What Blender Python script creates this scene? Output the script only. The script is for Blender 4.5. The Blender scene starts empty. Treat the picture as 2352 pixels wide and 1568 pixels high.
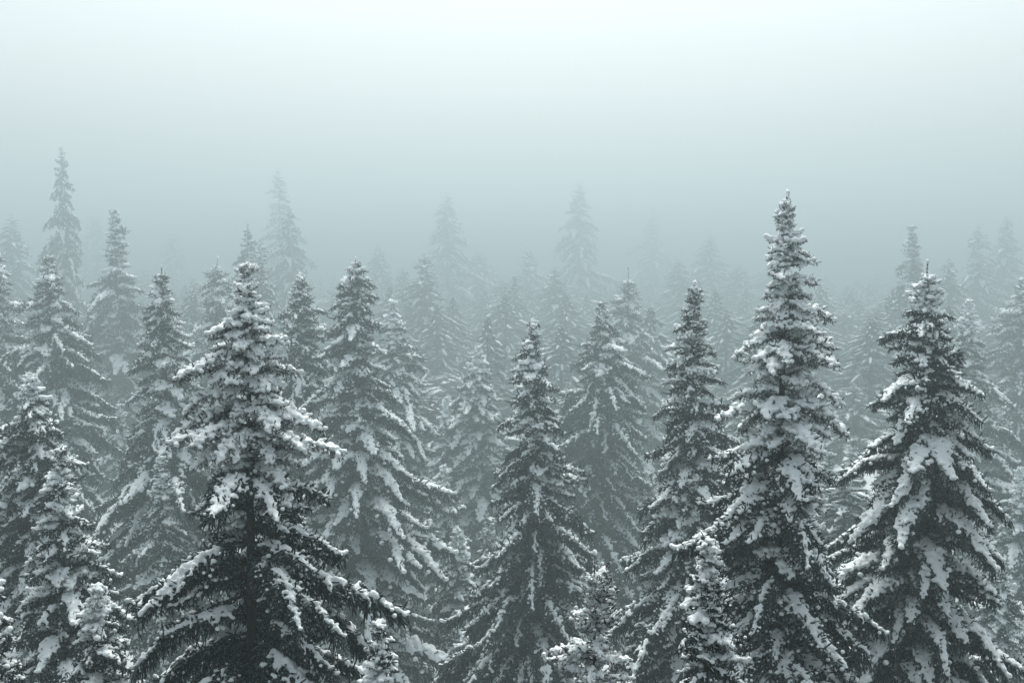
import bpy, math, random
import numpy as np
from mathutils import Matrix, Vector

# ------------------------------------------------------------------ camera, sky, sun, exposure
SC = bpy.context.scene
COL = SC.collection
CAM_Z = 25.0
F = 2446.0                       # focal length in units of the 2352 px wide working grid
CX, CY, HORIZON = 1176.0, 784.0, 602.0
PITCH = -math.atan((CY - HORIZON) / F)
cam_data = bpy.data.cameras.new('camera')
cam = bpy.data.objects.new('camera', cam_data)
COL.objects.link(cam)
cam.location = (0, 0, CAM_Z)
cam.rotation_euler = (math.radians(90) + PITCH, 0, 0)
cam_data.sensor_width = 36.0
cam_data.lens = 36.0 * F / 2352.0
cam_data.clip_end = 3000
SC.camera = cam

SUN_EL, SUN_AZ = math.radians(64), math.radians(1)     # the veiled sun stands ahead of the camera, above the frame
world = bpy.data.worlds.new('World')
SC.world = world
world.use_nodes = True
nt = world.node_tree
nt.nodes.clear()
wo = nt.nodes.new('ShaderNodeOutputWorld')
bg = nt.nodes.new('ShaderNodeBackground')
sky = nt.nodes.new('ShaderNodeTexSky')
sky.sky_type = 'NISHITA'
sky.sun_disc = False
sky.sun_elevation = SUN_EL
sky.sun_rotation = SUN_AZ
sky.dust_density = 6.0
sky.air_density = 1.2
hs = nt.nodes.new('ShaderNodeHueSaturation')
hs.inputs['Saturation'].default_value = 0.28
mx = nt.nodes.new('ShaderNodeMix')
mx.data_type = 'RGBA'
mx.blend_type = 'MULTIPLY'
mx.inputs[0].default_value = 1.0
mx.inputs[7].default_value = (1.0, 0.99, 0.99, 1)
nt.links.new(sky.outputs[0], hs.inputs['Color'])
nt.links.new(hs.outputs[0], mx.inputs[6])
nt.links.new(mx.outputs[2], bg.inputs[0])
bg.inputs[1].default_value = 0.12
nt.links.new(bg.outputs[0], wo.inputs[0])

sun_data = bpy.data.lights.new('sun', 'SUN')
sun_data.energy = 1.5
sun_data.angle = math.radians(25)
sun_data.color = (1.0, 0.98, 0.94)
sun = bpy.data.objects.new('sun', sun_data)
COL.objects.link(sun)
sd = Vector((math.sin(SUN_AZ) * math.cos(SUN_EL), math.cos(SUN_AZ) * math.cos(SUN_EL), math.sin(SUN_EL)))
sun.rotation_euler = sd.to_track_quat('Z', 'Y').to_euler()
sun.location = (0, 60, 80)

SC.view_settings.view_transform = 'Standard'
SC.view_settings.look = 'None'
SC.view_settings.gamma = 1.0
SC.view_settings.exposure = 0.78
SC.view_settings.use_curve_mapping = False
SC.cycles.volume_bounces = 0
SC.cycles.max_bounces = 6
SC.cycles.diffuse_bounces = 3
HAZE_DENSITY = 0.0092
HAZE_G = 0.52


# ------------------------------------------------------------------ materials
def mat(name):
    m = bpy.data.materials.new(name)
    m.use_nodes = True
    n = m.node_tree.nodes
    return m, n, m.node_tree.links, n['Principled BSDF']


def node(n, t, **kw):
    x = n.new(t)
    for k, v in kw.items():
        setattr(x, k, v)
    return x


def mk_snow(name, base=(0.86, 0.92, 0.92)):
    m, n, l, b = mat(name)
    tc = node(n, 'ShaderNodeTexCoord')
    nz = node(n, 'ShaderNodeTexNoise')
    nz.inputs['Scale'].default_value = 14
    nz.inputs['Detail'].default_value = 5
    l.new(tc.outputs['Object'], nz.inputs['Vector'])
    bp = node(n, 'ShaderNodeBump')
    bp.inputs['Strength'].default_value = 0.55
    bp.inputs['Distance'].default_value = 0.04
    l.new(nz.outputs['Fac'], bp.inputs['Height'])
    l.new(bp.outputs['Normal'], b.inputs['Normal'])
    rp = node(n, 'ShaderNodeValToRGB')
    rp.color_ramp.elements[0].color = (base[0] * .93, base[1] * .94, base[2] * .95, 1)
    rp.color_ramp.elements[1].color = (*base, 1)
    l.new(nz.outputs['Fac'], rp.inputs[0])
    l.new(rp.outputs[0], b.inputs['Base Color'])
    b.inputs['Roughness'].default_value = 0.75
    b.inputs['Specular IOR Level'].default_value = 0.2
    return m


def mk_frosted(name, dark, frost, scale, lo, hi):
    """dark growth with rime caught on it in irregular patches, more of it on upward faces"""
    m, n, l, b = mat(name)
    tc = node(n, 'ShaderNodeTexCoord')
    nz = node(n, 'ShaderNodeTexNoise')
    nz.inputs['Scale'].default_value = scale
    nz.inputs['Detail'].default_value = 4
    nz.inputs['Roughness'].default_value = 0.7
    l.new(tc.outputs['Object'], nz.inputs['Vector'])
    ge = node(n, 'ShaderNodeNewGeometry')
    sx = node(n, 'ShaderNodeSeparateXYZ')
    l.new(ge.outputs['True Normal'], sx.inputs[0])
    ma = node(n, 'ShaderNodeMath', operation='MULTIPLY_ADD')
    ma.inputs[1].default_value = 0.10
    l.new(sx.outputs['Z'], ma.inputs[0])
    l.new(nz.outputs['Fac'], ma.inputs[2])
    rp = node(n, 'ShaderNodeValToRGB')
    rp.color_ramp.elements[0].position = lo
    rp.color_ramp.elements[0].color = (*dark, 1)
    rp.color_ramp.elements[1].position = hi
    rp.color_ramp.elements[1].color = (*frost, 1)
    l.new(ma.outputs[0], rp.inputs[0])
    l.new(rp.outputs[0], b.inputs['Base Color'])
    b.inputs['Roughness'].default_value = 0.8
    b.inputs['Specular IOR Level'].default_value = 0.15
    return m


M_SNOW = mk_snow('snow')
M_GROUND = mk_snow('ground_snow', (0.78, 0.83, 0.85))
M_NEEDLE = mk_frosted('spruce_needles', (0.006, 0.015, 0.014), (0.36, 0.46, 0.47), 18.0, 0.54, 0.76)
M_RIME = mk_frosted('rimed_needles', (0.010, 0.017, 0.014), (0.62, 0.67, 0.68), 16.0, 0.47, 0.64)
M_BARK = mk_frosted('spruce_bark', (0.030, 0.024, 0.020), (0.35, 0.38, 0.40), 5.0, 0.60, 0.78)

# ------------------------------------------------------------------ mesh helpers
UP = np.array([0.0, 0.0, 1.0])


def unit(v):
    return v / np.maximum(np.linalg.norm(v, axis=-1, keepdims=True), 1e-9)


class Geo:
    """collects triangles/quads for one mesh"""

    def __init__(self):
        self.v, self.f, self.m, self.n = [], [], [], 0

    def add(self, verts, faces, mi):
        self.v.append(verts)
        self.f.append(np.asarray(faces) + self.n)
        self.m.append(np.full(len(faces), mi, dtype=np.int32))
        self.n += len(verts)

    def twigs(self, A, B, r, rng, spikes, mi):
        """needled shoots: three-sided spindles from A to B bristling with spikes"""
        k = len(A)
        if k == 0:
            return
        d = unit(B - A)
        ref = np.where(np.abs(d[:, 2:3]) > 0.9, np.array([[1.0, 0, 0]]), UP[None])
        s = unit(np.cross(d, ref))
        u = np.cross(s, d)
        ln = np.linalg.norm(B - A, axis=1, keepdims=True)
        ph = rng.uniform(0, 6.28, (k, 1))
        V = np.zeros((k, 8, 3))
        V[:, 0] = A
        for j in range(3):
            a = ph + j * 2.094
            off = (np.cos(a) * s + np.sin(a) * u)
            V[:, 1 + j] = A + (B - A) * 0.2 + off * r[:, None]
            V[:, 4 + j] = A + (B - A) * 0.75 + off * r[:, None] * 0.85
        V[:, 7] = B
        ft = np.array([[0, 2, 1], [0, 3, 2], [0, 1, 3], [7, 4, 5], [7, 5, 6], [7, 6, 4],
                       [1, 2, 5], [1, 5, 4], [2, 3, 6], [2, 6, 5], [3, 1, 4], [3, 4, 6]])
        idx = (np.arange(k) * 8)[:, None, None] + ft[None]
        self.add(V.reshape(-1, 3), idx.reshape(-1, 3), mi)
        if spikes:
            q = spikes
            t = rng.uniform(0.1, 0.95, (k, q, 1))
            a = rng.uniform(0, 6.28, (k, q, 1))
            off = np.cos(a) * s[:, None] + np.sin(a) * u[:, None]
            p = A[:, None] + (B - A)[:, None] * t
            tip = p + off * (r[:, None, None] * 2.1) + d[:, None] * (r[:, None, None] * 1.6)
            w = np.cross(off, d[:, None]) * (r[:, None, None] * 0.35)
            T = np.stack([p + w, p - w, tip], axis=2).reshape(-1, 3)
            self.add(T, np.arange(len(T)).reshape(-1, 3), mi)

    def tube(self, P, R, sides, mi):
        P = np.asarray(P)
        n = len(P)
        d = unit(np.gradient(P, axis=0))
        ref = np.array([0.0, 1, 0]) if abs(d[0][2]) > 0.7 else UP
        s = unit(np.cross(d, ref))
        u = np.cross(s, d)
        a = np.arange(sides) * (2 * math.pi / sides)
        V = P[:, None] + (np.cos(a)[None, :, None] * s[:, None] + np.sin(a)[None, :, None] * u[:, None]) * np.asarray(R)[:, None, None]
        f = []
        for i in range(n - 1):
            for j in range(sides):
                k = (j + 1) % sides
                p, q, r_, t = i * sides + j, i * sides + k, (i + 1) * sides + k, (i + 1) * sides + j
                f += [[p, q, r_], [p, r_, t]]
        self.add(V.reshape(-1, 3), np.array(f), mi)

    def merged(self):
        return np.concatenate(self.v), np.concatenate(self.f), np.concatenate(self.m)


def mesh_from(name, V, Fc, Mi, mats, smooth=None):
    me = bpy.data.meshes.new(name)
    me.vertices.add(len(V))
    me.vertices.foreach_set('co', np.ascontiguousarray(V, dtype=np.float32).ravel())
    me.loops.add(len(Fc) * 3)
    me.loops.foreach_set('vertex_index', np.ascontiguousarray(Fc, dtype=np.int32).ravel())
    me.polygons.add(len(Fc))
    me.polygons.foreach_set('loop_start', np.arange(len(Fc), dtype=np.int32) * 3)
    me.polygons.foreach_set('material_index', np.ascontiguousarray(Mi, dtype=np.int32))
    if smooth is not None:
        me.polygons.foreach_set('use_smooth', np.ascontiguousarray(smooth, dtype=bool))
    for m in mats:
        me.materials.append(m)
    me.update(calc_edges=True)
    return me


def ico(level):
    import bmesh
    bm = bmesh.new()
    bmesh.ops.create_icosphere(bm, subdivisions=level, radius=1.0)
    v = np.array([x.co[:] for x in bm.verts])
    f = np.array([[x.index for x in p.verts] for p in bm.faces])
    bm.free()
    return v, f


ICO1, ICO2 = ico(1), ico(2)


def fuse(centres, radii, flat, voxel, keep):
    """snow lumps that have grown together: blobs fused by a voxel remesh, smoothed and thinned"""
    v, f = ICO2
    C = np.asarray(centres)
    R = np.asarray(radii)
    S = np.stack([R, R, R * flat], axis=1)
    V = (C[:, None] + v[None] * S[:, None]).reshape(-1, 3)
    Fc = (np.arange(len(C)) * len(v))[:, None, None] + f[None]
    me = mesh_from('snow_raw', V, Fc.reshape(-1, 3), np.zeros(len(C) * len(f)), [])
    ob = bpy.data.objects.new('snow_raw', me)
    COL.objects.link(ob)
    r = ob.modifiers.new('r', 'REMESH')
    r.mode = 'VOXEL'
    r.voxel_size = voxel
    s = ob.modifiers.new('s', 'SMOOTH')
    s.iterations = 2
    s.factor = 0.5
    if keep < 1:
        d = ob.modifiers.new('d', 'DECIMATE')
        d.ratio = keep
    ev = ob.evaluated_get(bpy.context.evaluated_depsgraph_get())
    em = ev.to_mesh()
    em.calc_loop_triangles()
    V = np.zeros(len(em.vertices) * 3, dtype=np.float32)
    em.vertices.foreach_get('co', V)
    T = np.zeros(len(em.loop_triangles) * 3, dtype=np.int32)
    em.loop_triangles.foreach_get('vertices', T)
    ev.to_mesh_clear()
    bpy.data.objects.remove(ob)
    bpy.data.meshes.remove(me)
    return V.reshape(-1, 3), T.reshape(-1, 3)


# ------------------------------------------------------------------ branches
# L length, a0/a1 inclination at foot and end, lift of the last part, wb branchlet length, hang of the branchlets,
# ra/rb snow lump radius on axis and branchlets, cov share covered, foot where the snow begins, curtain length of hanging shoots
KINDS = {
    'tip':     dict(L=0.58, a0=46, a1=-12, lift=12, wb=0.20, hang=0.7, ra=0.090, rb=0.080, cov=1.05, foot=0.10, cur=0.07, sp=0.14, pop=0.7),
    'short':   dict(L=1.20, a0=16, a1=-34, lift=14, wb=0.42, hang=0.6, ra=0.095, rb=0.072, cov=0.92, foot=0.18, cur=0.12, sp=0.11, pop=0.5),
    'lshort':  dict(L=1.20, a0=12, a1=-40, lift=14, wb=0.40, hang=0.95, ra=0.066, rb=0.050, cov=0.56, foot=0.22, cur=0.20, sp=0.105, pop=0.2),
    'mid':     dict(L=2.05, a0=6, a1=-46, lift=24, wb=0.60, hang=0.9, ra=0.09, rb=0.056, cov=0.8, foot=0.26, cur=0.26, sp=0.125, pop=0.38),
    'long':    dict(L=3.10, a0=0, a1=-48, lift=30, wb=0.70, hang=0.95, ra=0.092, rb=0.052, cov=0.76, foot=0.26, cur=0.45, sp=0.135, pop=0.34),
    'tshort':  dict(L=1.20, a0=12, a1=-40, lift=8, wb=0.42, hang=0.7, ra=0.095, rb=0.074, cov=0.92, foot=0.15, cur=0.18, sp=0.10, pop=0.12),
    'tmid':    dict(L=2.10, a0=2, a1=-46, lift=12, wb=0.56, hang=0.75, ra=0.105, rb=0.076, cov=0.94, foot=0.22, cur=0.32, sp=0.105, pop=0.10),
    'tlong':   dict(L=3.40, a0=-2, a1=-48, lift=12, wb=0.7, hang=0.75, ra=0.120, rb=0.08, cov=0.92, foot=0.28, cur=0.42, sp=0.11, pop=0.08),
    'lmid':    dict(L=2.10, a0=0, a1=-50, lift=22, wb=0.54, hang=1.1, ra=0.075, rb=0.044, cov=0.56, foot=0.28, cur=0.38, sp=0.12, pop=0.2),
    'llong':   dict(L=3.20, a0=-6, a1=-52, lift=26, wb=0.62, hang=1.2, ra=0.08, rb=0.044, cov=0.58, foot=0.32, cur=0.50, sp=0.13, pop=0.18),
    'ftip':    dict(L=0.50, a0=38, a1=30, lift=8, wb=0.20, hang=0.2, ra=0.06, rb=0.055, cov=1.05, foot=0.10, cur=0.03, sp=0.16, pop=0.5),
    'rmid':    dict(L=2.05, a0=6, a1=-46, lift=24, wb=0.60, hang=0.9, ra=0.09, rb=0.056, cov=0.93, foot=0.26, cur=0.18, sp=0.125, pop=0.5),
    'ltip':    dict(L=0.60, a0=40, a1=-14, lift=14, wb=0.24, hang=0.7, ra=0.070, rb=0.056, cov=0.70, foot=0.15, cur=0.10, sp=0.11, pop=0.35),
    'fshort':  dict(L=1.15, a0=16, a1=-14, lift=20, wb=0.40, hang=0.5, ra=0.066, rb=0.056, cov=1.0, foot=0.15, cur=0.06, sp=0.14, pop=0.5),
}


def wave(t, seed, f):
    return 0.5 + 0.25 * (math.sin(t * f + seed * 1.7) + math.sin(t * f * 2.3 + seed * 4.1 + 1.0))


def branch_geo(kind, seed, lod):
    """returns (wood+needles Geo, snow verts, snow tris, horizontal reach); lod 0 near, 1 far"""
    k = KINDS[kind]
    rng = np.random.default_rng(seed)
    L = k['L'] * rng.uniform(0.93, 1.07)
    n = max(8, int(L / 0.06))
    t = np.linspace(0, 1, n)
    inc = np.radians(k['a0'] + (k['a1'] - k['a0']) * np.minimum(1, t * 1.25) ** 1.2 + k['lift'] * np.clip((t - 0.7) / 0.3, 0, 1) ** 1.5
                     + 5 * np.sin(t * 9 + seed))
    yaw = np.radians(9 * np.sin(t * 4 + seed * 2.1) + rng.uniform(-4, 4))
    step = L / (n - 1)
    D = np.stack([np.cos(inc) * np.cos(yaw), np.cos(inc) * np.sin(yaw), np.sin(inc)], axis=1)
    P = np.vstack([np.zeros(3), np.cumsum(D[:-1] * step, axis=0)])
    g = Geo()
    r0 = 0.008 + 0.011 * L
    sel = slice(None, None, 3)
    g.tube(P[sel], (r0 * (1 - 0.85 * t))[sel], 5, 0)
    A, B, R = [], [], []
    C, CR = [], []
    bits = []
    cov_seed = rng.uniform(0, 50)

    def at(s):
        x = s * (n - 1)
        i = min(int(x), n - 2)
        return P[i] + (P[i + 1] - P[i]) * (x - i), D[i]

    tw_sp = (0.13 if kind == 'tip' else 0.082) if lod == 0 else 0.25 if lod == 1 else 0.5
    tw_r = 0.023 if lod == 0 else 0.056 if lod == 1 else 0.10
    # snow on the axis
    for i in range(n):
        if t[i] < k['foot'] or wave(t[i] * L, cov_seed, 8.0) > k['cov'] * 1.15 + 0.18:
            continue
        env = min(1.0, (t[i] - k['foot']) / 0.15 + 0.35) * (1 - 0.35 * t[i])
        r = k['ra'] * env * (rng.uniform(0.55, 1.4) if k['pop'] > 0.13 else rng.uniform(0.8, 1.2))
        C.append(P[i] + UP * r * 0.55 + rng.normal(0, 0.02, 3))
        CR.append(max(r, 0.035))
    s = 0.10
    side = 1
    while s < 0.985:
        p, d = at(s)
        env = min(1.0, (s + 0.05) / 0.35) ** 0.7 * (1 - s) ** 0.62 * 1.25
        l2 = max(0.10, k['wb'] * env * rng.uniform(0.65, 1.2))
        side = -side
        fwd = np.array([d[0], d[1], 0.0])
        fwd /= np.linalg.norm(fwd)
        lat = np.array([-fwd[1], fwd[0], 0]) * side
        ang = math.radians(rng.uniform(42, 68) * (1 - 0.45 * s))
        h = fwd * math.cos(ang) + lat * math.sin(ang)
        m = max(3, int(l2 / 0.05) + 1)
        q = np.zeros((m, 3))
        el = math.asin(max(-1, min(1, d[2]))) * 0.6 + rng.uniform(-0.12, 0.22)
        st = l2 / (m - 1)
        dirs = []
        for j in range(m):
            e = el - k['hang'] * (j / (m - 1)) * rng.uniform(0.8, 1.2) * 0.9
            dd = h * math.cos(e) + UP * math.sin(e)
            dirs.append(dd)
            if j:
                q[j] = q[j - 1] + dirs[j - 1] * st
        q += p
        A.append(q[:-1]); B.append(q[1:] + (q[1:] - q[:-1]) * 0.25); R.append(np.full(m - 1, tw_r * 0.95))
        bare = s < k['foot'] * 0.8
        lumpy = wave(s * L, cov_seed + 7 * side, 9.0) < k['cov'] * 1.1
        # side shoots and hanging shoots
        u = 0.02
        sd2 = 1
        while u < l2:
            x = u / l2 * (m - 1)
            i = min(int(x), m - 2)
            pp = q[i] + (q[i + 1] - q[i]) * (x - i)
            dd = dirs[i]
            sl = unit(np.cross(dd, UP)) * sd2
            sd2 = -sd2
            ln = rng.uniform(0.11, 0.25) * (1.0 if lod == 0 else 1.4)
            v = unit(dd * rng.uniform(0.6, 1.0) + sl * rng.uniform(0.5, 0.9) + UP * rng.uniform(-0.35, 0.30))
            if rng.random() < (0.08 if kind == 'tip' else 0.13):
                v = unit(dd * rng.uniform(0.4, 1.0) + sl * rng.uniform(-0.3, 0.8) + UP * rng.uniform(0.5, 1.0))
                ln = rng.uniform(0.18, 0.30)
            A.append(pp[None]); B.append((pp + v * ln)[None]); R.append([tw_r * rng.uniform(0.8, 1.15)])
            if lumpy and not bare and rng.random() < k['pop']:
                r = rng.uniform(0.04, 0.095) * {'m': 0.72, 'l': 0.66, 'f': 0.7}.get(kind[0], 1.0)
                C.append(pp + v * ln * 0.6 + UP * r * 0.75)
                CR.append(r)
            if rng.random() < 0.75:
                hl = k['cur'] * rng.uniform(0.4, 1.3)
                if hl > 0.05:
                    w = unit(-UP + dd * rng.uniform(-0.1, 0.45) + sl * rng.uniform(-0.2, 0.35))
                    e1 = pp + w * hl
                    A.append(pp[None]); B.append(e1[None]); R.append([tw_r * rng.uniform(0.7, 1.0)])
                    if lod == 0 and hl > 0.16:
                        w2 = unit(w + sl * rng.uniform(0.4, 0.9) + dd * rng.uniform(-0.3, 0.5))
                        mid = pp + w * hl * rng.uniform(0.35, 0.6)
                        A.append(mid[None]); B.append((mid + w2 * hl * 0.5)[None]); R.append([tw_r * 0.8])
                    if rng.random() < 0.14:
                        bits.append((pp + w * hl * rng.uniform(0.2, 0.8) + rng.normal(0, 0.012, 3), rng.uniform(0.016, 0.040)))
            u += tw_sp * rng.uniform(0.8, 1.2)
        # snow lying along the branchlet
        if lumpy and not bare:
            reach = rng.uniform(0.6, 0.95)
            sp = 0.06
            for w in np.arange(0.0, l2 * reach, sp):
                x = w / l2 * (m - 1)
                i = min(int(x), m - 2)
                pp = q[i] + (q[i + 1] - q[i]) * (x - i)
                if k['pop'] > 0.13 and wave(w, cov_seed + s * 31, 13.0) > k['cov'] * 1.05:
                    continue
                r = k['rb'] * (1 - 0.45 * w / l2) * (rng.uniform(0.5, 1.4) if k['pop'] > 0.13 else rng.uniform(0.8, 1.2)) * min(1, l2 / 0.3 + 0.35)
                r = max(r, 0.03)
                C.append(pp + UP * r * 0.6 + rng.normal(0, 0.016, 3))
                CR.append(r)
        s += k['sp'] / L * rng.uniform(0.35, 0.65) * (1.0, 1.7, 3.5)[lod]
    A = np.concatenate(A); B = np.concatenate(B); R = np.concatenate(R)
    if lod == 2:
        A, B, R = A[::3], B[::3] + (B[::3] - A[::3]) * 0.8, R[::3]
    g.twigs(A, B, R, rng, (5, 1, 0)[lod], 1)
    # snow flecks caught on hanging shoots
    vox, keep = ((0.027, 0.6), (0.06, 0.35), (0.11, 0.4))[lod]
    if lod:
        CR = [max(c, 0.06 if lod == 1 else 0.12) for c in CR]
    SV, SF = fuse(C, CR, 0.85, vox, keep)
    if bits and lod < 2:
        v, f = ICO1
        bc = np.array([b[0] for b in bits]); br = np.array([b[1] for b in bits]) * (1.0 if lod == 0 else 1.6)
        if lod:
            bc, br = bc[::3], br[::3]
        BV = (bc[:, None] + v[None] * (br[:, None, None] * rng.uniform(0.7, 1.4, (len(bc), len(v), 1)))).reshape(-1, 3)
        BF = ((np.arange(len(bc)) * len(v))[:, None, None] + f[None]).reshape(-1, 3) + len(SV)
        SV, SF = np.vstack([SV, BV]), np.vstack([SF, BF])
    return g, SV, SF, P[-1][0]


NEAR, FAR = {}, {}
VARIANTS = 3
for ki, kn in enumerate(KINDS):
    NEAR[kn], FAR[kn] = [], []
    for vi in range(VARIANTS):
        g, SV, SF, reach = branch_geo(kn, 100 * ki + vi + 1, 0)
        V, Fc, Mi = g.merged()
        wood = mesh_from('branch', V, Fc, Mi, [M_BARK, M_RIME if kn in ('tip', 'short', 'rmid', 'ftip', 'fshort') else M_NEEDLE], Mi == 0)
        snow = mesh_from('snow_load', SV, SF, np.zeros(len(SF)), [M_SNOW], np.ones(len(SF)))
        NEAR[kn].append((wood, snow, reach))
    for lod, lib in ((1, FAR),):
        g, SV, SF, reach = branch_geo(kn, 100 * ki + 51, lod)
        V, Fc, Mi = g.merged()
        lib[kn].append((V, Fc, Mi, SV, SF, reach))
print('tris', {k: [(len(a[0].polygons), len(a[1].polygons)) for a in v] for k, v in NEAR.items()})
print('far', {k: [(len(a[1]), len(a[4])) for a in v] for k, v in FAR.items()})


# ------------------------------------------------------------------ terrain
def ground_z(x, y):
    z = 5.0 + 0.035 * max(0.0, y - 10)
    return z + 0.35 * math.sin(x * 0.21 + 1.3) * math.cos(y * 0.17) + 0.2 * math.sin(x * 0.5 + y * 0.37)


def build_ground():
    xs = np.linspace(-190, 190, 109)
    ys = np.linspace(-40, 300, 99)
    V = np.array([[x, y, ground_z(x, y)] for y in ys for x in xs])
    nx = len(xs)
    f = []
    for j in range(len(ys) - 1):
        for i in range(nx - 1):
            a = j * nx + i
            f += [[a, a + 1, a + nx + 1], [a, a + nx + 1, a + nx]]
    me = mesh_from('snowy_ground', V, np.array(f), np.zeros(len(f)), [M_GROUND], np.ones(len(f)))
    o = bpy.data.objects.new('snowy_ground', me)
    COL.objects.link(o)
    o['kind'] = 'structure'


build_ground()


# ------------------------------------------------------------------ trees
def ray_point(px, py, dist):
    """world point seen at working-grid pixel (px, py), dist metres ahead"""
    cx, cz = (px - CX) / F, (CY - py) / F
    c, s = math.cos(PITCH), math.sin(PITCH)
    y = (c - cz * s)
    z = (s + cz * c)
    return Vector((cx / y * dist, dist, CAM_Z + z / y * dist))


def spread(d):
    """real distance in metres for a depth rank in the tree lists"""
    if d < 30:
        return 9.0 * (d / 30.0) ** 1.3
    return 9.0 * (d / 30.0) ** 3.4 if d < 60 else min(270.0, 95.0 * (d / 60.0) ** 1.75)


def link(name, data, parent=None, m=None):
    o = bpy.data.objects.new(name, data)
    COL.objects.link(o)
    if parent is not None:
        o.parent = parent
    if m is not None:
        o.matrix_local = m
    return o


STYLES = {
    'lumpy': (['tip'], ['short'], ['rmid'], ['long', 'long', 'llong']),
    'tongue': (['tip'], ['lshort', 'tshort'], ['tmid', 'tmid', 'mid'], ['tlong', 'tlong', 'long']),
    'lean': (['ltip', 'tip'], ['lshort', 'lshort', 'short'], ['lmid', 'lmid', 'mid'], ['llong']),
    'sapling': (['ftip'], ['fshort'], ['lmid', 'mid'], ['llong']),
    'mixed': (['ltip', 'tip'], ['short', 'lshort', 'lshort'], ['mid', 'tmid', 'lmid'], ['long', 'tlong', 'llong']),
}


def crown_plan(prof, dmax, style, rng, dens=1.0, start=0.12):
    """yields (depth below tip, azimuth, kind, wanted reach)"""
    xs = [0.0] + [p[0] for p in prof]
    ys = [0.03] + [p[1] for p in prof]
    out = []
    d = start
    az0 = rng.uniform(0, 6.28)
    ph1, ph2 = rng.uniform(0, 6.28, 2)
    sect = rng.uniform(0, 6.28, 6)
    while d < dmax:
        rad = float(np.interp(d, xs, ys))
        if d > xs[-1]:
            rad = ys[-1] + 0.16 * (d - xs[-1])
        whorl = rng.uniform(0.80, 1.12)
        nb = int(round((4.4 + min(3.2, rad * 1.2)) * dens))
        az0 += 1.1 + rng.uniform(-0.4, 0.4)
        for j in range(nb):
            az = az0 + j * 6.283 / nb + rng.uniform(-0.45, 0.45)
            lop = (1 + 0.16 * math.sin(az + ph1 + d * 0.6) + 0.13 * math.sin(2 * az + ph2 + d * 1.1)
                   + 0.10 * math.sin(3 * az + sect[0] - d * 2.1) + 0.08 * math.sin(sect[1] + d * 3.3 + az))
            r = max(0.16, rad * whorl * lop * (rng.uniform(1.08, 1.32) if d > 3.5 and rng.random() < 0.16 else rng.uniform(0.66 if d < 3.5 else 0.6, 1.08)))
            if rng.random() < 0.08 and rad > 0.8:
                continue
            dd = max(0.1, d + rng.uniform(-0.16, 0.16) * min(1, 0.7 + rad))
            q = 0 if r < 0.62 else 1 if r < 1.45 else 2 if r < 2.45 else 3
            ks = STYLES[style][q]
            out.append((dd, az, ks[int(rng.integers(len(ks)))], r))
        d += (0.15 + 0.04 * min(d, 7)) * (0.72 if d < 2.2 else 1.0) / max(0.7, dens) * rng.uniform(0.8, 1.2)
    return out


def trunk_geo(h, lean, seed):
    rng = np.random.default_rng(seed)
    n = 14
    t = np.linspace(0, 1, n)
    P = np.stack([lean[0] * t + 0.05 * np.sin(t * 5 + seed), lean[1] * t + 0.05 * np.cos(t * 4 + seed), h * t], axis=1)
    P[0, :2] = 0
    P[-1, :2] = lean
    R = (0.012 + 0.0115 * h * (1 - t) ** 0.9) * rng.uniform(0.95, 1.05, n)
    R[0] *= 1.3
    g = Geo()
    g.tube(P, R, 10, 0)
    V, Fc, Mi = g.merged()
    return mesh_from('trunk', V, Fc, Mi, [M_BARK], np.ones(len(Fc))), P


def leader_geo(ln, seed, cap):
    """the upright top shoot with its snow cap"""
    rng = np.random.default_rng(seed)
    g = Geo()
    n = 6
    t = np.linspace(0, 1, n)
    P = np.stack([0.04 * ln * np.sin(t * 3 + seed), 0.03 * np.cos(t * 2 + seed) * t, ln * t], axis=1)
    g.tube(P, 0.012 * (1 - 0.5 * t) + 0.004, 5, 0)
    A, B = P[:-1], P[1:] + (P[1:] - P[:-1]) * 0.2
    g.twigs(A, B, np.full(n - 1, 0.030), rng, 14, 1)
    C, CR = [], []
    for i in range(int(4 + ln * 9)):
        s = rng.uniform(0.15, 1.0)
        r = cap * rng.uniform(0.35, 0.7)
        C.append(P[min(int(s * (n - 1)), n - 1)] + rng.normal(0, 0.025, 3)); CR.append(max(0.028, r))
    for i in range(3):
        C.append(P[-1] + np.array([rng.normal(0, 0.02), rng.normal(0, 0.02), cap * 0.5 * i - 0.02])); CR.append(cap * (1 - 0.2 * i))
    SV, SF = fuse(C, CR, 1.0, 0.022, 0.8)
    V, Fc, Mi = g.merged()
    return (mesh_from('leader_shoot', V, Fc, Mi, [M_BARK, M_RIME], Mi == 0),
            mesh_from('snow_cap', SV, SF, np.zeros(len(SF)), [M_SNOW], np.ones(len(SF))))


LEADERS = {}
TREE_GROUP = 'snow covered spruces in the fog'
N_BRANCH = 0


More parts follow.
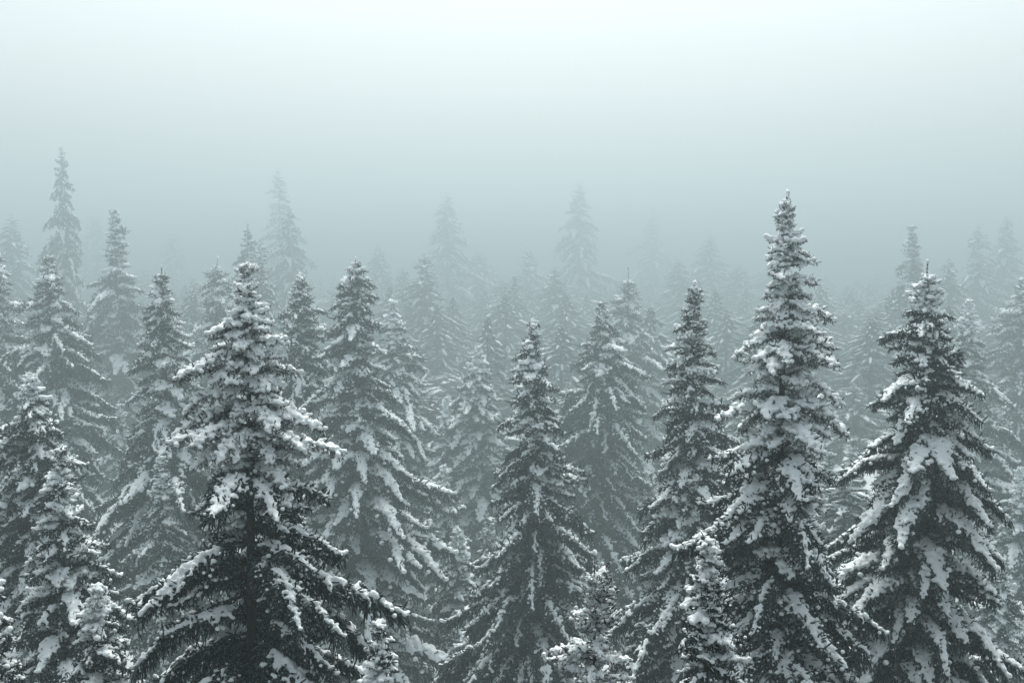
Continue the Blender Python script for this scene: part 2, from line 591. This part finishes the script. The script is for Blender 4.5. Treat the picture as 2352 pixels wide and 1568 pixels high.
def spruce(label, tip, dist, prof, ybot, style='lumpy', seed=1, lean=0.0, leader=(0.25, 0.07), near=False, dens=1.0, name='spruce_tree', low=None, gap=None):
    global N_BRANCH
    rng = np.random.default_rng(seed)
    far_d = spread(dist)
    sc = far_d / dist                 # nearer trees are younger and finer in growth
    top = ray_point(tip[0], tip[1], far_d)
    base = Vector((top.x + lean * sc, top.y, 0))
    base.z = ground_z(base.x, base.y) - 0.15
    h = (top.z - base.z) / sc
    px = dist / F
    root = bpy.data.objects.new(name, None)
    COL.objects.link(root)
    root.location = base
    root.scale = (sc, sc, sc)
    root['label'] = label
    root['category'] = 'tree'
    root['group'] = TREE_GROUP
    root.empty_display_size = 0.5
    lead, cap = leader
    me, P = trunk_geo(h - lead, (-lean, 0.0), seed)
    link('trunk', me, root)
    key = (lead, cap)
    if key not in LEADERS:
        LEADERS[key] = leader_geo(lead, 3 + len(LEADERS), cap)
    lw, ls = LEADERS[key]
    lo = link('leader_shoot', lw, root, Matrix.Translation(Vector(P[-1])) @ Matrix.Rotation(seed, 4, 'Z'))
    link('snow_cap', ls, lo)
    prof = [(a * px, b * px) for a, b in prof]
    dmax = min((ybot - tip[1]) * px, h - 1.2)
    plan = crown_plan(prof, dmax, style, rng, dens, start=max(0.1, lead * 0.82))
    if len(plan) > 296:
        keep = np.sort(rng.permutation(len(plan))[:296])
        plan = [plan[i] for i in keep]
    if gap is not None:               # a thin side of the crown where the stem shows
        g0, g1, gw = gap
        plan = [p for p in plan if not (g0 < p[0] / dmax < g1 and abs((p[1] + math.pi / 2 + math.pi) % (2 * math.pi) - math.pi) < gw and rng.random() < 0.82)]
    split = low if low is not None else 1e9
    for d, az, kind, r in plan:
        if d > split and kind[0] != 't' and kind[-3:] != 'tip':
            kind = {'short': 'tshort', 'lshort': 'tshort', 'mid': 'tmid', 'long': 'tlong', 'lmid': 'tmid', 'llong': 'tlong'}.get(kind, kind)
        if style in ('lumpy', 'mixed') and d > 0.5 * dmax and rng.random() < 0.4:
            kind = {'long': 'llong', 'mid': 'lmid'}.get(kind, kind)
        if kind == 'rmid' and d > 0.46 * dmax:
            kind = 'mid'
        wood, snow, reach = NEAR[kind][int(rng.integers(VARIANTS))]
        s = min(1.5, max(0.55, r / reach))
        z = h - d
        tt = min(1.0, z / (h - lead))
        o = Vector((np.interp(tt, np.linspace(0, 1, len(P)), P[:, 0]), np.interp(tt, np.linspace(0, 1, len(P)), P[:, 1]), min(z, h - lead)))
        pit = rng.uniform(-0.26, 0.26) + (0.45 if d < 0.5 else 0.1)
        if kind == 'tip':
            pit += rng.uniform(-0.4, 0.4)
        m = (Matrix.Translation(o) @ Matrix.Rotation(az, 4, 'Z') @ Matrix.Rotation(-pit, 4, 'Y') @ Matrix.Rotation(rng.uniform(-0.35, 0.35), 4, 'X')
             @ Matrix.Diagonal((s, s * (1 if rng.random() < .5 else -1) * rng.uniform(0.9, 1.1), max(0.8, s) if s < 1 else s, 1)))
        b = link('branch', wood, root, m)
        link('snow_load', snow, b)['kind'] = 'stuff'
        N_BRANCH += 1
    return root


# ---- near trees
spruce('big spruce in the left foreground with lumpy white top and dark open lower boughs', (568, 610), 30,
       [(30, 14), (80, 36), (150, 68), (230, 122), (350, 140), (450, 170), (550, 185), (700, 236), (850, 270), (960, 285)], 1640,
       'lumpy', 11, lean=-0.5, near=True, leader=(0.22, 0.085), dens=0.9, gap=(0.5, 0.86, 0.75))
spruce('tallest foreground spruce at right, its narrow white spire rising above all its neighbours', (1808, 442), 32,
       [(60, 22), (150, 46), (250, 76), (350, 98), (450, 125), (560, 142), (700, 162), (850, 182), (1000, 202), (1126, 218)], 1640,
       'lumpy', 12, lean=-0.2, near=True, leader=(0.55, 0.075))
spruce('short bushy spruce with white knobbly top in front of the tallest right spruce', (1628, 1248), 23,
       [(30, 13), (80, 34), (150, 54), (230, 72), (320, 92)], 1660, 'mixed', 13, near=True, leader=(0.2, 0.075))
spruce('thin young spruce with a long bare frosted leader at the bottom right of centre', (1367, 1268), 25,
       [(56, 10), (70, 34), (120, 46), (200, 68), (300, 95)], 1660, 'sapling', 14, near=True, leader=(0.75, 0.06), dens=0.8)
spruce('broad right spruce with thin bent leader and long smooth snow laden drooping boughs', (2132, 600), 34,
       [(60, 24), (120, 45), (200, 85), (300, 112), (450, 150), (600, 172), (750, 200), (900, 222), (968, 228)], 1640,
       'tongue', 15, near=True, leader=(0.75, 0.06), low=5.5)
spruce('small two horned snowy spruce top peeking out right of the big left spruce', (868, 1432), 27,
       [(20, 14), (80, 36), (183, 64)], 1660, 'lean', 16, near=True, leader=(0.2, 0.08))
spruce('slender spruce with short stiff leader near the left edge, below the taller ones', (66, 858), 38,
       [(40, 20), (100, 55), (180, 88), (300, 110), (420, 130)], 1420, 'tongue', 17, near=True, leader=(0.35, 0.06))
spruce('grey frosted spruce filling the left edge between slender spruce and big spruce', (140, 1030), 34,
       [(50, 20), (130, 52), (250, 82), (330, 102), (500, 130)], 1640, 'mixed', 18, near=True)
spruce('low spruce tip with drooping snow pads at the bottom left, beside big spruce', (222, 1345), 31,
       [(40, 20), (100, 50), (223, 98)], 1640, 'tongue', 19, near=True)
spruce('spruce cut off by the lower left corner with thick snow on its boughs', (-45, 1285), 27,
       [(100, 55), (278, 120)], 1640, 'tongue', 20, near=True)
# ---- middle distance
spruce('bushy grey spruce at left with blunt snowy top, under the tall foggy one', (112, 592), 50,
       [(60, 30), (150, 66), (230, 96), (350, 125), (500, 142)], 1200, 'mixed', 21)
spruce('slim pale spruce second from the tall foggy spruce at left', (262, 485), 58,
       [(60, 22), (130, 36), (170, 60), (250, 82), (400, 112)], 1250, 'mixed', 22)
spruce('spruce with thin white leader midway between left edge and big left spruce', (370, 612), 46,
       [(50, 18), (110, 40), (200, 72), (300, 96), (420, 122), (600, 150)], 1450, 'mixed', 23, leader=(0.6, 0.06))
spruce('dim spruce half out of frame at the left edge', (-15, 560), 52,
       [(80, 40), (200, 72), (400, 112)], 1350, 'mixed', 24)
spruce('flat topped spruce with needle thin leader just left of big spruce top', (498, 590), 56,
       [(40, 6), (50, 30), (150, 56), (300, 92)], 1000, 'mixed', 25, leader=(0.8, 0.05))
spruce('snowy spruce standing directly right of the big left spruce top', (688, 628), 47,
       [(40, 20), (100, 48), (200, 82), (330, 110), (500, 150), (700, 190)], 1480, 'mixed', 26, leader=(0.4, 0.06))
spruce('spruce with bright knobbly top and thin twig leader left of centre', (816, 592), 46,
       [(20, 6), (50, 38), (150, 62), (250, 82), (350, 112), (500, 152), (700, 195)], 1560, 'mixed', 27, leader=(0.5, 0.05), low=6.0)
spruce('smaller spruce with long steep snow ramps on its right side, left of centre', (900, 690), 52,
       [(60, 28), (120, 44), (200, 72), (300, 112), (450, 152), (700, 205)], 1520, 'tongue', 28, low=3.0)
spruce('dark central spruce with thin snow rims and shadowy lower skirts', (1225, 735), 41,
       [(40, 16), (100, 40), (200, 70), (300, 86), (400, 106), (550, 142), (700, 182), (833, 212)], 1640, 'lean', 29, near=True, leader=(0.4, 0.08))
spruce('pale spruce with arched snow boughs just left of the dark central spruce', (1097, 797), 54,
       [(60, 30), (150, 72), (300, 112), (450, 152)], 1450, 'tongue', 30, low=2.0)
spruce('wide blunt spruce with soft feathery boughs right of the dark central spruce', (1383, 695), 50,
       [(60, 30), (150, 75), (250, 105), (400, 130), (550, 150)], 1400, 'lean', 31)
spruce('spruce with bare spike top rising behind the wide blunt spruce', (1444, 612), 58,
       [(45, 8), (80, 30), (160, 62), (280, 92), (400, 122)], 1200, 'mixed', 32, leader=(1.0, 0.05))
spruce('narrow snow topped spruce immediately left of the tallest right spruce', (1596, 650), 38,
       [(40, 14), (100, 32), (200, 66), (300, 96), (450, 116), (550, 132), (700, 170), (918, 205)], 1640, 'mixed', 33, near=True, leader=(0.45, 0.085))
spruce('faded spruce with sloping shoulders behind the broad right spruce', (2095, 520), 66,
       [(60, 20), (150, 50), (300, 102), (450, 160)], 1100, 'mixed', 34)
spruce('grey spruce with heavy hanging snow right of the broad right spruce', (2225, 690), 52,
       [(50, 20), (130, 50), (250, 92), (400, 150), (600, 190)], 1420, 'tongue', 35, low=5.0)
spruce('dim spruce cut off by the right edge', (2350, 640), 58,
       [(100, 50), (300, 122), (500, 160)], 1500, 'lean', 36)
spruce('small snow tipped spruce at the foot of the dark central spruce', (1107, 1392), 43,
       [(30, 18), (80, 50), (173, 92)], 1640, 'lean', 37, near=True)
spruce('small drooping spruce wrapped in smooth snow low between big left and central spruces', (958, 1345), 47,
       [(30, 22), (100, 50), (220, 75)], 1640, 'tongue', 38)
spruce('narrow frosted spruce in the dark gap just left of the big left spruce', (372, 1050), 45,
       [(60, 22), (150, 52), (300, 92), (450, 130)], 1620, 'lean', 39)
print('branches', N_BRANCH)


spruce('low shaded spruce in the gap between the arched snow spruce and the dark central one', (1052, 1215), 47,
       [(40, 20), (100, 46), (200, 80), (300, 110)], 1560, 'tongue', 40)

spruce('dark spruce at the lower right corner behind the broad right spruce', (2300, 1290), 44,
       [(40, 20), (100, 48), (200, 84), (300, 120)], 1640, 'lean', 41)
spruce('shaded spruce low behind the tallest right spruce, on its right flank', (1905, 1040), 50,
       [(40, 20), (100, 46), (200, 80), (300, 110), (450, 150)], 1460, 'lean', 42)
spruce('shaded spruce low between the wide blunt spruce and the narrow snow topped one', (1488, 1085), 50,
       [(40, 20), (100, 46), (200, 80), (300, 110), (450, 150)], 1500, 'lean', 43)

spruce('shaded spruce low at the left foot of the dark central spruce', (1125, 1190), 49,
       [(40, 20), (100, 46), (200, 80), (300, 110), (450, 150)], 1560, 'lean', 44)

# ---- far trees: one crown mesh each
def far_crown(seed, style, lib=FAR, dens=0.78):
    rng = np.random.default_rng(seed)
    prof = [(0.6, 0.28), (1.5, 0.72), (3, 1.25), (5, 1.9), (8, 2.7), (12, 3.6), (15, 4.1)]
    plan = crown_plan(prof, 14.5, style, rng, dens)
    Vs, Fs, Ms, n = [], [], [], 0
    for d, az, kind, r in plan:
        V, Fc, Mi, SV, SF, reach = lib[kind][0]
        s = r / reach
        pit = rng.uniform(-0.12, 0.12)
        m = np.array(Matrix.Translation((0, 0, -d)) @ Matrix.Rotation(az, 4, 'Z') @ Matrix.Rotation(-pit, 4, 'Y')
                     @ Matrix.Diagonal((s, s * (1 if rng.random() < .5 else -1), s, 1)))
        for v, f, mi in ((V, Fc, Mi), (SV, SF, np.full(len(SF), 2))):
            Vs.append(v @ m[:3, :3].T + m[:3, 3]); Fs.append(f + n); Ms.append(mi); n += len(v)
    Fall, Mall = np.concatenate(Fs), np.concatenate(Ms)
    me = mesh_from('crown', np.concatenate(Vs), Fall, Mall, [M_BARK, M_NEEDLE, M_SNOW], Mall == 2)
    return me


CROWNS = [far_crown(900, 'mixed'), far_crown(901, 'lumpy'), far_crown(902, 'tongue'), far_crown(903, 'lean')]
print('crowns', [len(c.polygons) for c in CROWNS])
TRUNKS = [trunk_geo(20.0, (0, 0), 70 + i)[0] for i in range(2)]


def far_spruce(label, tip, dist, width, seed, group=TREE_GROUP):
    """width: half width in working px 200 px below the tip"""
    rng = random.Random(seed)
    dist = spread(dist)
    top = ray_point(tip[0], tip[1], dist)
    z0 = ground_z(top.x, top.y) - 0.15
    h = top.z - z0
    root = bpy.data.objects.new('spruce_tree', None)
    COL.objects.link(root)
    root.location = (top.x, top.y, z0)
    root.rotation_euler = (0, 0, rng.uniform(0, 6.28))
    root['label'] = label
    root['category'] = 'tree'
    root['group'] = group
    dm = 200 * dist / F
    want = width * dist / F
    have = float(np.interp(dm, [0, 0.6, 1.5, 3, 5, 8, 12, 15], [0, .28, .72, 1.25, 1.9, 2.7, 3.6, 4.1]))
    sxy = want / have
    sz = min((h - 0.6) / 14.6, max(1.0, (h - 1.5) / 14.6, sxy * 0.8))
    link('crown', CROWNS[seed % 4], root, Matrix.Translation((0, 0, h)) @ Matrix.Diagonal((sxy, sxy, sz, 1)))
    link('trunk', TRUNKS[seed % 2], root, Matrix.Diagonal((1, 1, (h - 0.1) / 20.0, 1)))
    return root


far = [
    ('tall fog faded spruce at far left with the highest top on that side', (140, 335), 70, 66),
    ('hazy spruce with round snowy top just above the big left spruce', (568, 512), 64, 62),
    ('thin pale spruce top touching the right of the round snowy top', (598, 548), 62, 60),
    ('very faint tall spruce looming behind the big left spruce', (640, 385), 90, 62),
    ('faint spruce on the right shoulder of the very faint tall one', (662, 470), 78, 60),
    ('hazy spruce with spreading shoulders left of picture centre', (975, 580), 72, 72),
    ('ghostly broad spruce left of the picture centre line', (1027, 440), 95, 66),
    ('ghostly small spruce between the two broad ghostly ones', (1210, 560), 92, 58),
    ('ghostly broad spruce right of the picture centre line', (1330, 420), 95, 70),
    ('ghostly spruce behind the knobbly topped one left of centre', (868, 560), 90, 60),
    ('ghostly spruce behind the gap right of the left ghostly broad one', (1100, 570), 98, 60),
    ('barely visible spruce behind the bare spike topped spruce', (1500, 485), 112, 56),
    ('pale spruce behind the narrow snow topped spruce', (1630, 540), 94, 70),
    ('barely visible spruce between slim pale spruce and big left spruce', (395, 530), 108, 55),
    ('barely visible spruce right of the tall fog faded one', (215, 480), 104, 55),
    ('foggy spruce right of the broad right spruce leader', (2250, 515), 84, 64),
    ('foggy spruce nearest the right edge, taller of the pair', (2312, 495), 90, 62),
    ('foggy low spruce just behind the broad right spruce top', (2180, 592), 74, 66),
    ('pale small spruce left of the flat topped spruce', (445, 635), 66, 60),
    ('foggy spruce behind the snowy spruce right of big left spruce', (765, 655), 80, 64),
    ('foggy spruce left of the spreading hazy one', (925, 615), 84, 62),
    ('foggy spruce left of the pale spruce behind the narrow one', (1560, 592), 88, 64),
    ('foggy spruce hugging the left side of the tallest right spruce', (1695, 600), 92, 64),
    ('foggy spruce hugging the right side of the tallest right spruce', (1885, 640), 86, 64),
    ('lone foggy spruce in the bright gap between the two big right spruces', (1955, 665), 90, 60),
    ('foggy spruce touching the left side of the broad right spruce', (2015, 700), 72, 66),
    ('pale spruce under the fog at the left edge of the picture', (25, 490), 80, 64),
    ('foggy spruce behind the thin leader spruce at left', (330, 610), 92, 60),
    ('foggy spruce below the small ghostly one at centre', (1160, 650), 82, 66),
    ('foggy spruce under the right ghostly broad spruce', (1275, 610), 80, 66),
    ('foggy spruce left of the tallest right spruce, lower down', (1735, 735), 72, 66),
    ('ashen spruce low in the gap between the two big right spruces', (1962, 880), 60, 74),
    ('hazy spruce low behind the snow ramp spruce, left of the arched snow spruce', (990, 900), 58, 84),
    ('dark spruce deep in the gap between the two big right spruces', (1940, 1060), 46, 80),
]
for i, (lb, tip, dist, w) in enumerate(far):
    far_spruce(lb, tip, dist, w * (1.5 if dist > 70 else 1.12), 500 + i * 7)

# rows of spruces that close the gaps lower down in the wood
MARKS = [(-60, 'left edge'), (66, 'slender spruce at the left edge'), (262, 'slim pale left spruce'), (370, 'thin leader spruce'), (568, 'big left spruce'),
         (688, 'spruce right of it'), (816, 'knobbly topped spruce'), (900, 'snow ramp spruce'), (1097, 'arched snow spruce'), (1225, 'dark central spruce'),
         (1383, 'wide blunt spruce'), (1596, 'narrow snow topped spruce'), (1808, 'tallest right spruce'), (2132, 'broad right spruce'), (2412, 'right edge')]
LOOK = ['dark low spruce', 'dim half hidden spruce', 'shadowy spruce', 'grey spruce', 'ashen spruce', 'pale grey spruce', 'whitish spruce', 'faint spruce', 'ghostly small spruce', 'barely visible spruce']
rr = random.Random(5)
seen = {}
for row, (dist, y0) in enumerate(((46, 1420), (50, 1080), (54, 950), (58, 870), (65, 810), (73, 745), (81, 700), (90, 665), (100, 640), (112, 620))):
    n = (10, 12, 13, 12, 13, 13, 13, 13, 13, 13)[row]
    for i in range(n):
        x = -60 + (2352 + 120) * (i + rr.uniform(0.2, 0.8)) / n
        k = max(j for j in range(len(MARKS) - 1) if MARKS[j][0] <= x)
        near_k, other = (k, k + 1) if x - MARKS[k][0] < MARKS[k + 1][0] - x else (k + 1, k)
        side = 'right' if near_k == k else 'left'
        lab = LOOK[row] + ' in the fog, ' + side + ' of the ' + MARKS[near_k][1].replace('spruce right of it', 'spruce beside big left spruce')
        if 'edge' in MARKS[near_k][1] and 'spruce' not in MARKS[near_k][1]:
            lab = LOOK[row] + ' in the fog next to the ' + MARKS[near_k][1]
        seen[lab] = seen.get(lab, 0) + 1
        if seen[lab] > 1:
            lab += ', farther from it' if side == 'right' else ', closer to it'
        if row < 3:
            ty = y0 + rr.uniform(-40, 60)
            spruce(lab, (x, ty), dist + rr.uniform(-3, 3), [(40, 18), (100, 42), (200, 74), (300, 104), (450, 150)], min(1640, ty + (260, 380, 360)[row]),
                   ('lean', 'mixed', 'tongue')[i % 3], 300 + row * 20 + i, dens=0.85)
            continue
        far_spruce(lab, (x, y0 + rr.uniform(-40, 60)), dist + rr.uniform(-4, 4), (76, 90, 90, 102, 112, 120, 124, 124, 124, 120)[row] + rr.uniform(-8, 10), 700 + row * 50 + i)

# the far side of the wood, beyond what the eye can take apart
def build_distant_forest():
    parts = []
    prof = [(0.6, 0.28), (1.5, 0.72), (3, 1.25), (5, 1.9), (8, 2.7), (12, 3.6), (15, 4.1)]
    for q in range(4):
        rng = np.random.default_rng(60 + q)
        A, B, R, SA, SB, SR = [], [], [], [], [], []
        for d, az, kind, rr_ in crown_plan(prof, 14.5, 'mixed', rng, 0.42):
            h = np.array([math.cos(az), math.sin(az), 0])
            sd_ = np.array([-h[1], h[0], 0])
            p = np.array([0, 0, -d])
            m1 = p + h * rr_ * 0.5 - UP * 0.05
            e = p + h * rr_ - UP * rr_ * 0.45
            for a_, b_, w in ((p, m1, .2), (m1, e, .22), (m1, e + sd_ * rr_ * 0.3, .16), (m1, e - sd_ * rr_ * 0.3, .16), (m1, m1 + h * .2 - UP * .6, .2)):
                A.append(a_); B.append(b_); R.append(w * min(1, 0.3 + rr_ * .3))
            SA.append(m1 + UP * .16); SB.append(e + UP * .12); SR.append(0.17 * min(1, 0.3 + rr_ * .3))
        g = Geo()
        g.twigs(np.array(A), np.array(B), np.array(R), rng, 0, 1)
        g.twigs(np.array(SA), np.array(SB), np.array(SR), rng, 0, 2)
        g.tube([[0, 0, -15], [0, 0, 0]], [0.2, 0.03], 6, 0)
        parts.append(g.merged())
    print('coarse', [len(p[1]) for p in parts])
    r = random.Random(8)
    Vs, Fs, Ms, n = [], [], [], 0
    y = 100.0
    while y < 270:
        x = -0.52 * y - 8 + r.uniform(0, 6)
        while x < 0.52 * y + 8:
            xx, yy = x + r.uniform(-2, 2), y + r.uniform(-3, 3)
            z0 = ground_z(xx, yy)
            top = CAM_Z - 1.0 - yy * r.uniform(0.03, 0.06) if yy < 130 else CAM_Z - yy * r.uniform(0.012, 0.045)
            h = max(8.0, top - z0)
            a = r.uniform(0, 6.28)
            w = r.uniform(1.2, 1.7)
            V, T, mi = parts[r.randrange(4)]
            m = np.array(Matrix.Translation((xx, yy, z0 + h)) @ Matrix.Rotation(a, 4, 'Z') @ Matrix.Diagonal((w, w, (h + 0.5) / 15.0, 1)))
            Vs.append(V @ m[:3, :3].T + m[:3, 3]); Fs.append(T + n); Ms.append(mi); n += len(V)
            x += r.uniform(7, 11)
        y += 18.0
    me = mesh_from('distant_forest', np.concatenate(Vs), np.concatenate(Fs), np.concatenate(Ms), [M_BARK, M_NEEDLE, M_SNOW])
    ob = bpy.data.objects.new('distant_forest', me)
    COL.objects.link(ob)
    ob['kind'] = 'stuff'
    ob['label'] = 'far side of the spruce wood dissolving into the fog'
    ob['category'] = 'forest'
    print('distant', len(Vs), len(me.polygons))


build_distant_forest()

# unseen spruces added around the viewpoint to shade the near boughs and fog
SHADE_SPRUCES = True
if SHADE_SPRUCES:
    rs = random.Random(17)
    for i, (x, y) in enumerate([(a, b) for b in (9, 3, -4, -11, -19, -28) for a in (-30, -21, -13, -6, 1, 8, 15, 23, 31)]):
        x += rs.uniform(-2, 2)
        y += rs.uniform(-2, 2)
        tall = y < -5 or abs(x) > 11 or (abs(x) > 7 and y < 4.5)
        zt = rs.uniform(26, 31) if tall else rs.uniform(18, 22)
        if y > -1 and not tall:
            zt = min(zt, CAM_Z - 0.5 * max(y, 0) - 2.5)
        if abs(x) < 4 and abs(y) < 4:
            zt = 15
        z0 = ground_z(x, y) - 0.15
        h = zt - z0
        root = bpy.data.objects.new('spruce_tree', None)
        COL.objects.link(root)
        root.location = (x, y, z0)
        root.rotation_euler = (0, 0, rs.uniform(0, 6.28))
        root['label'] = 'unseen snowy spruce added below and behind the viewpoint for shade'
        root['category'] = 'tree'
        root['group'] = 'unseen shade spruces around the viewpoint'
        link('crown', CROWNS[i % 4], root, Matrix.Translation((0, 0, h)) @ Matrix.Diagonal((0.8, 0.8, 0.9, 1)))
        link('trunk', TRUNKS[i % 2], root, Matrix.Diagonal((1, 1, (h - 0.1) / 20.0, 1)))


# ------------------------------------------------------------------ haze
def build_haze():
    x0, x1, y0, y1, z0, z1 = -194, 194, -44, 304, 3.0, 43.5
    V = np.array([[x, y, z] for z in (z0, z1) for y in (y0, y1) for x in (x0, x1)])
    q = [[0, 2, 3, 1], [4, 5, 7, 6], [0, 1, 5, 4], [2, 6, 7, 3], [0, 4, 6, 2], [1, 3, 7, 5]]
    f = []
    for a, b, c, d in q:
        f += [[a, b, c], [a, c, d]]
    m = bpy.data.materials.new('haze')
    m.use_nodes = True
    n = m.node_tree.nodes
    n.clear()
    o = n.new('ShaderNodeOutputMaterial')
    p = n.new('ShaderNodeVolumePrincipled')
    p.inputs['Color'].default_value = (0.74, 0.95, 0.985, 1)
    p.inputs['Density'].default_value = HAZE_DENSITY
    p.inputs['Anisotropy'].default_value = HAZE_G
    m.node_tree.links.new(p.outputs[0], o.inputs['Volume'])
    me = mesh_from('haze', V, np.array(f), np.zeros(len(f)), [m])
    ob = bpy.data.objects.new('haze', me)
    COL.objects.link(ob)
    ob['kind'] = 'stuff'


build_haze()
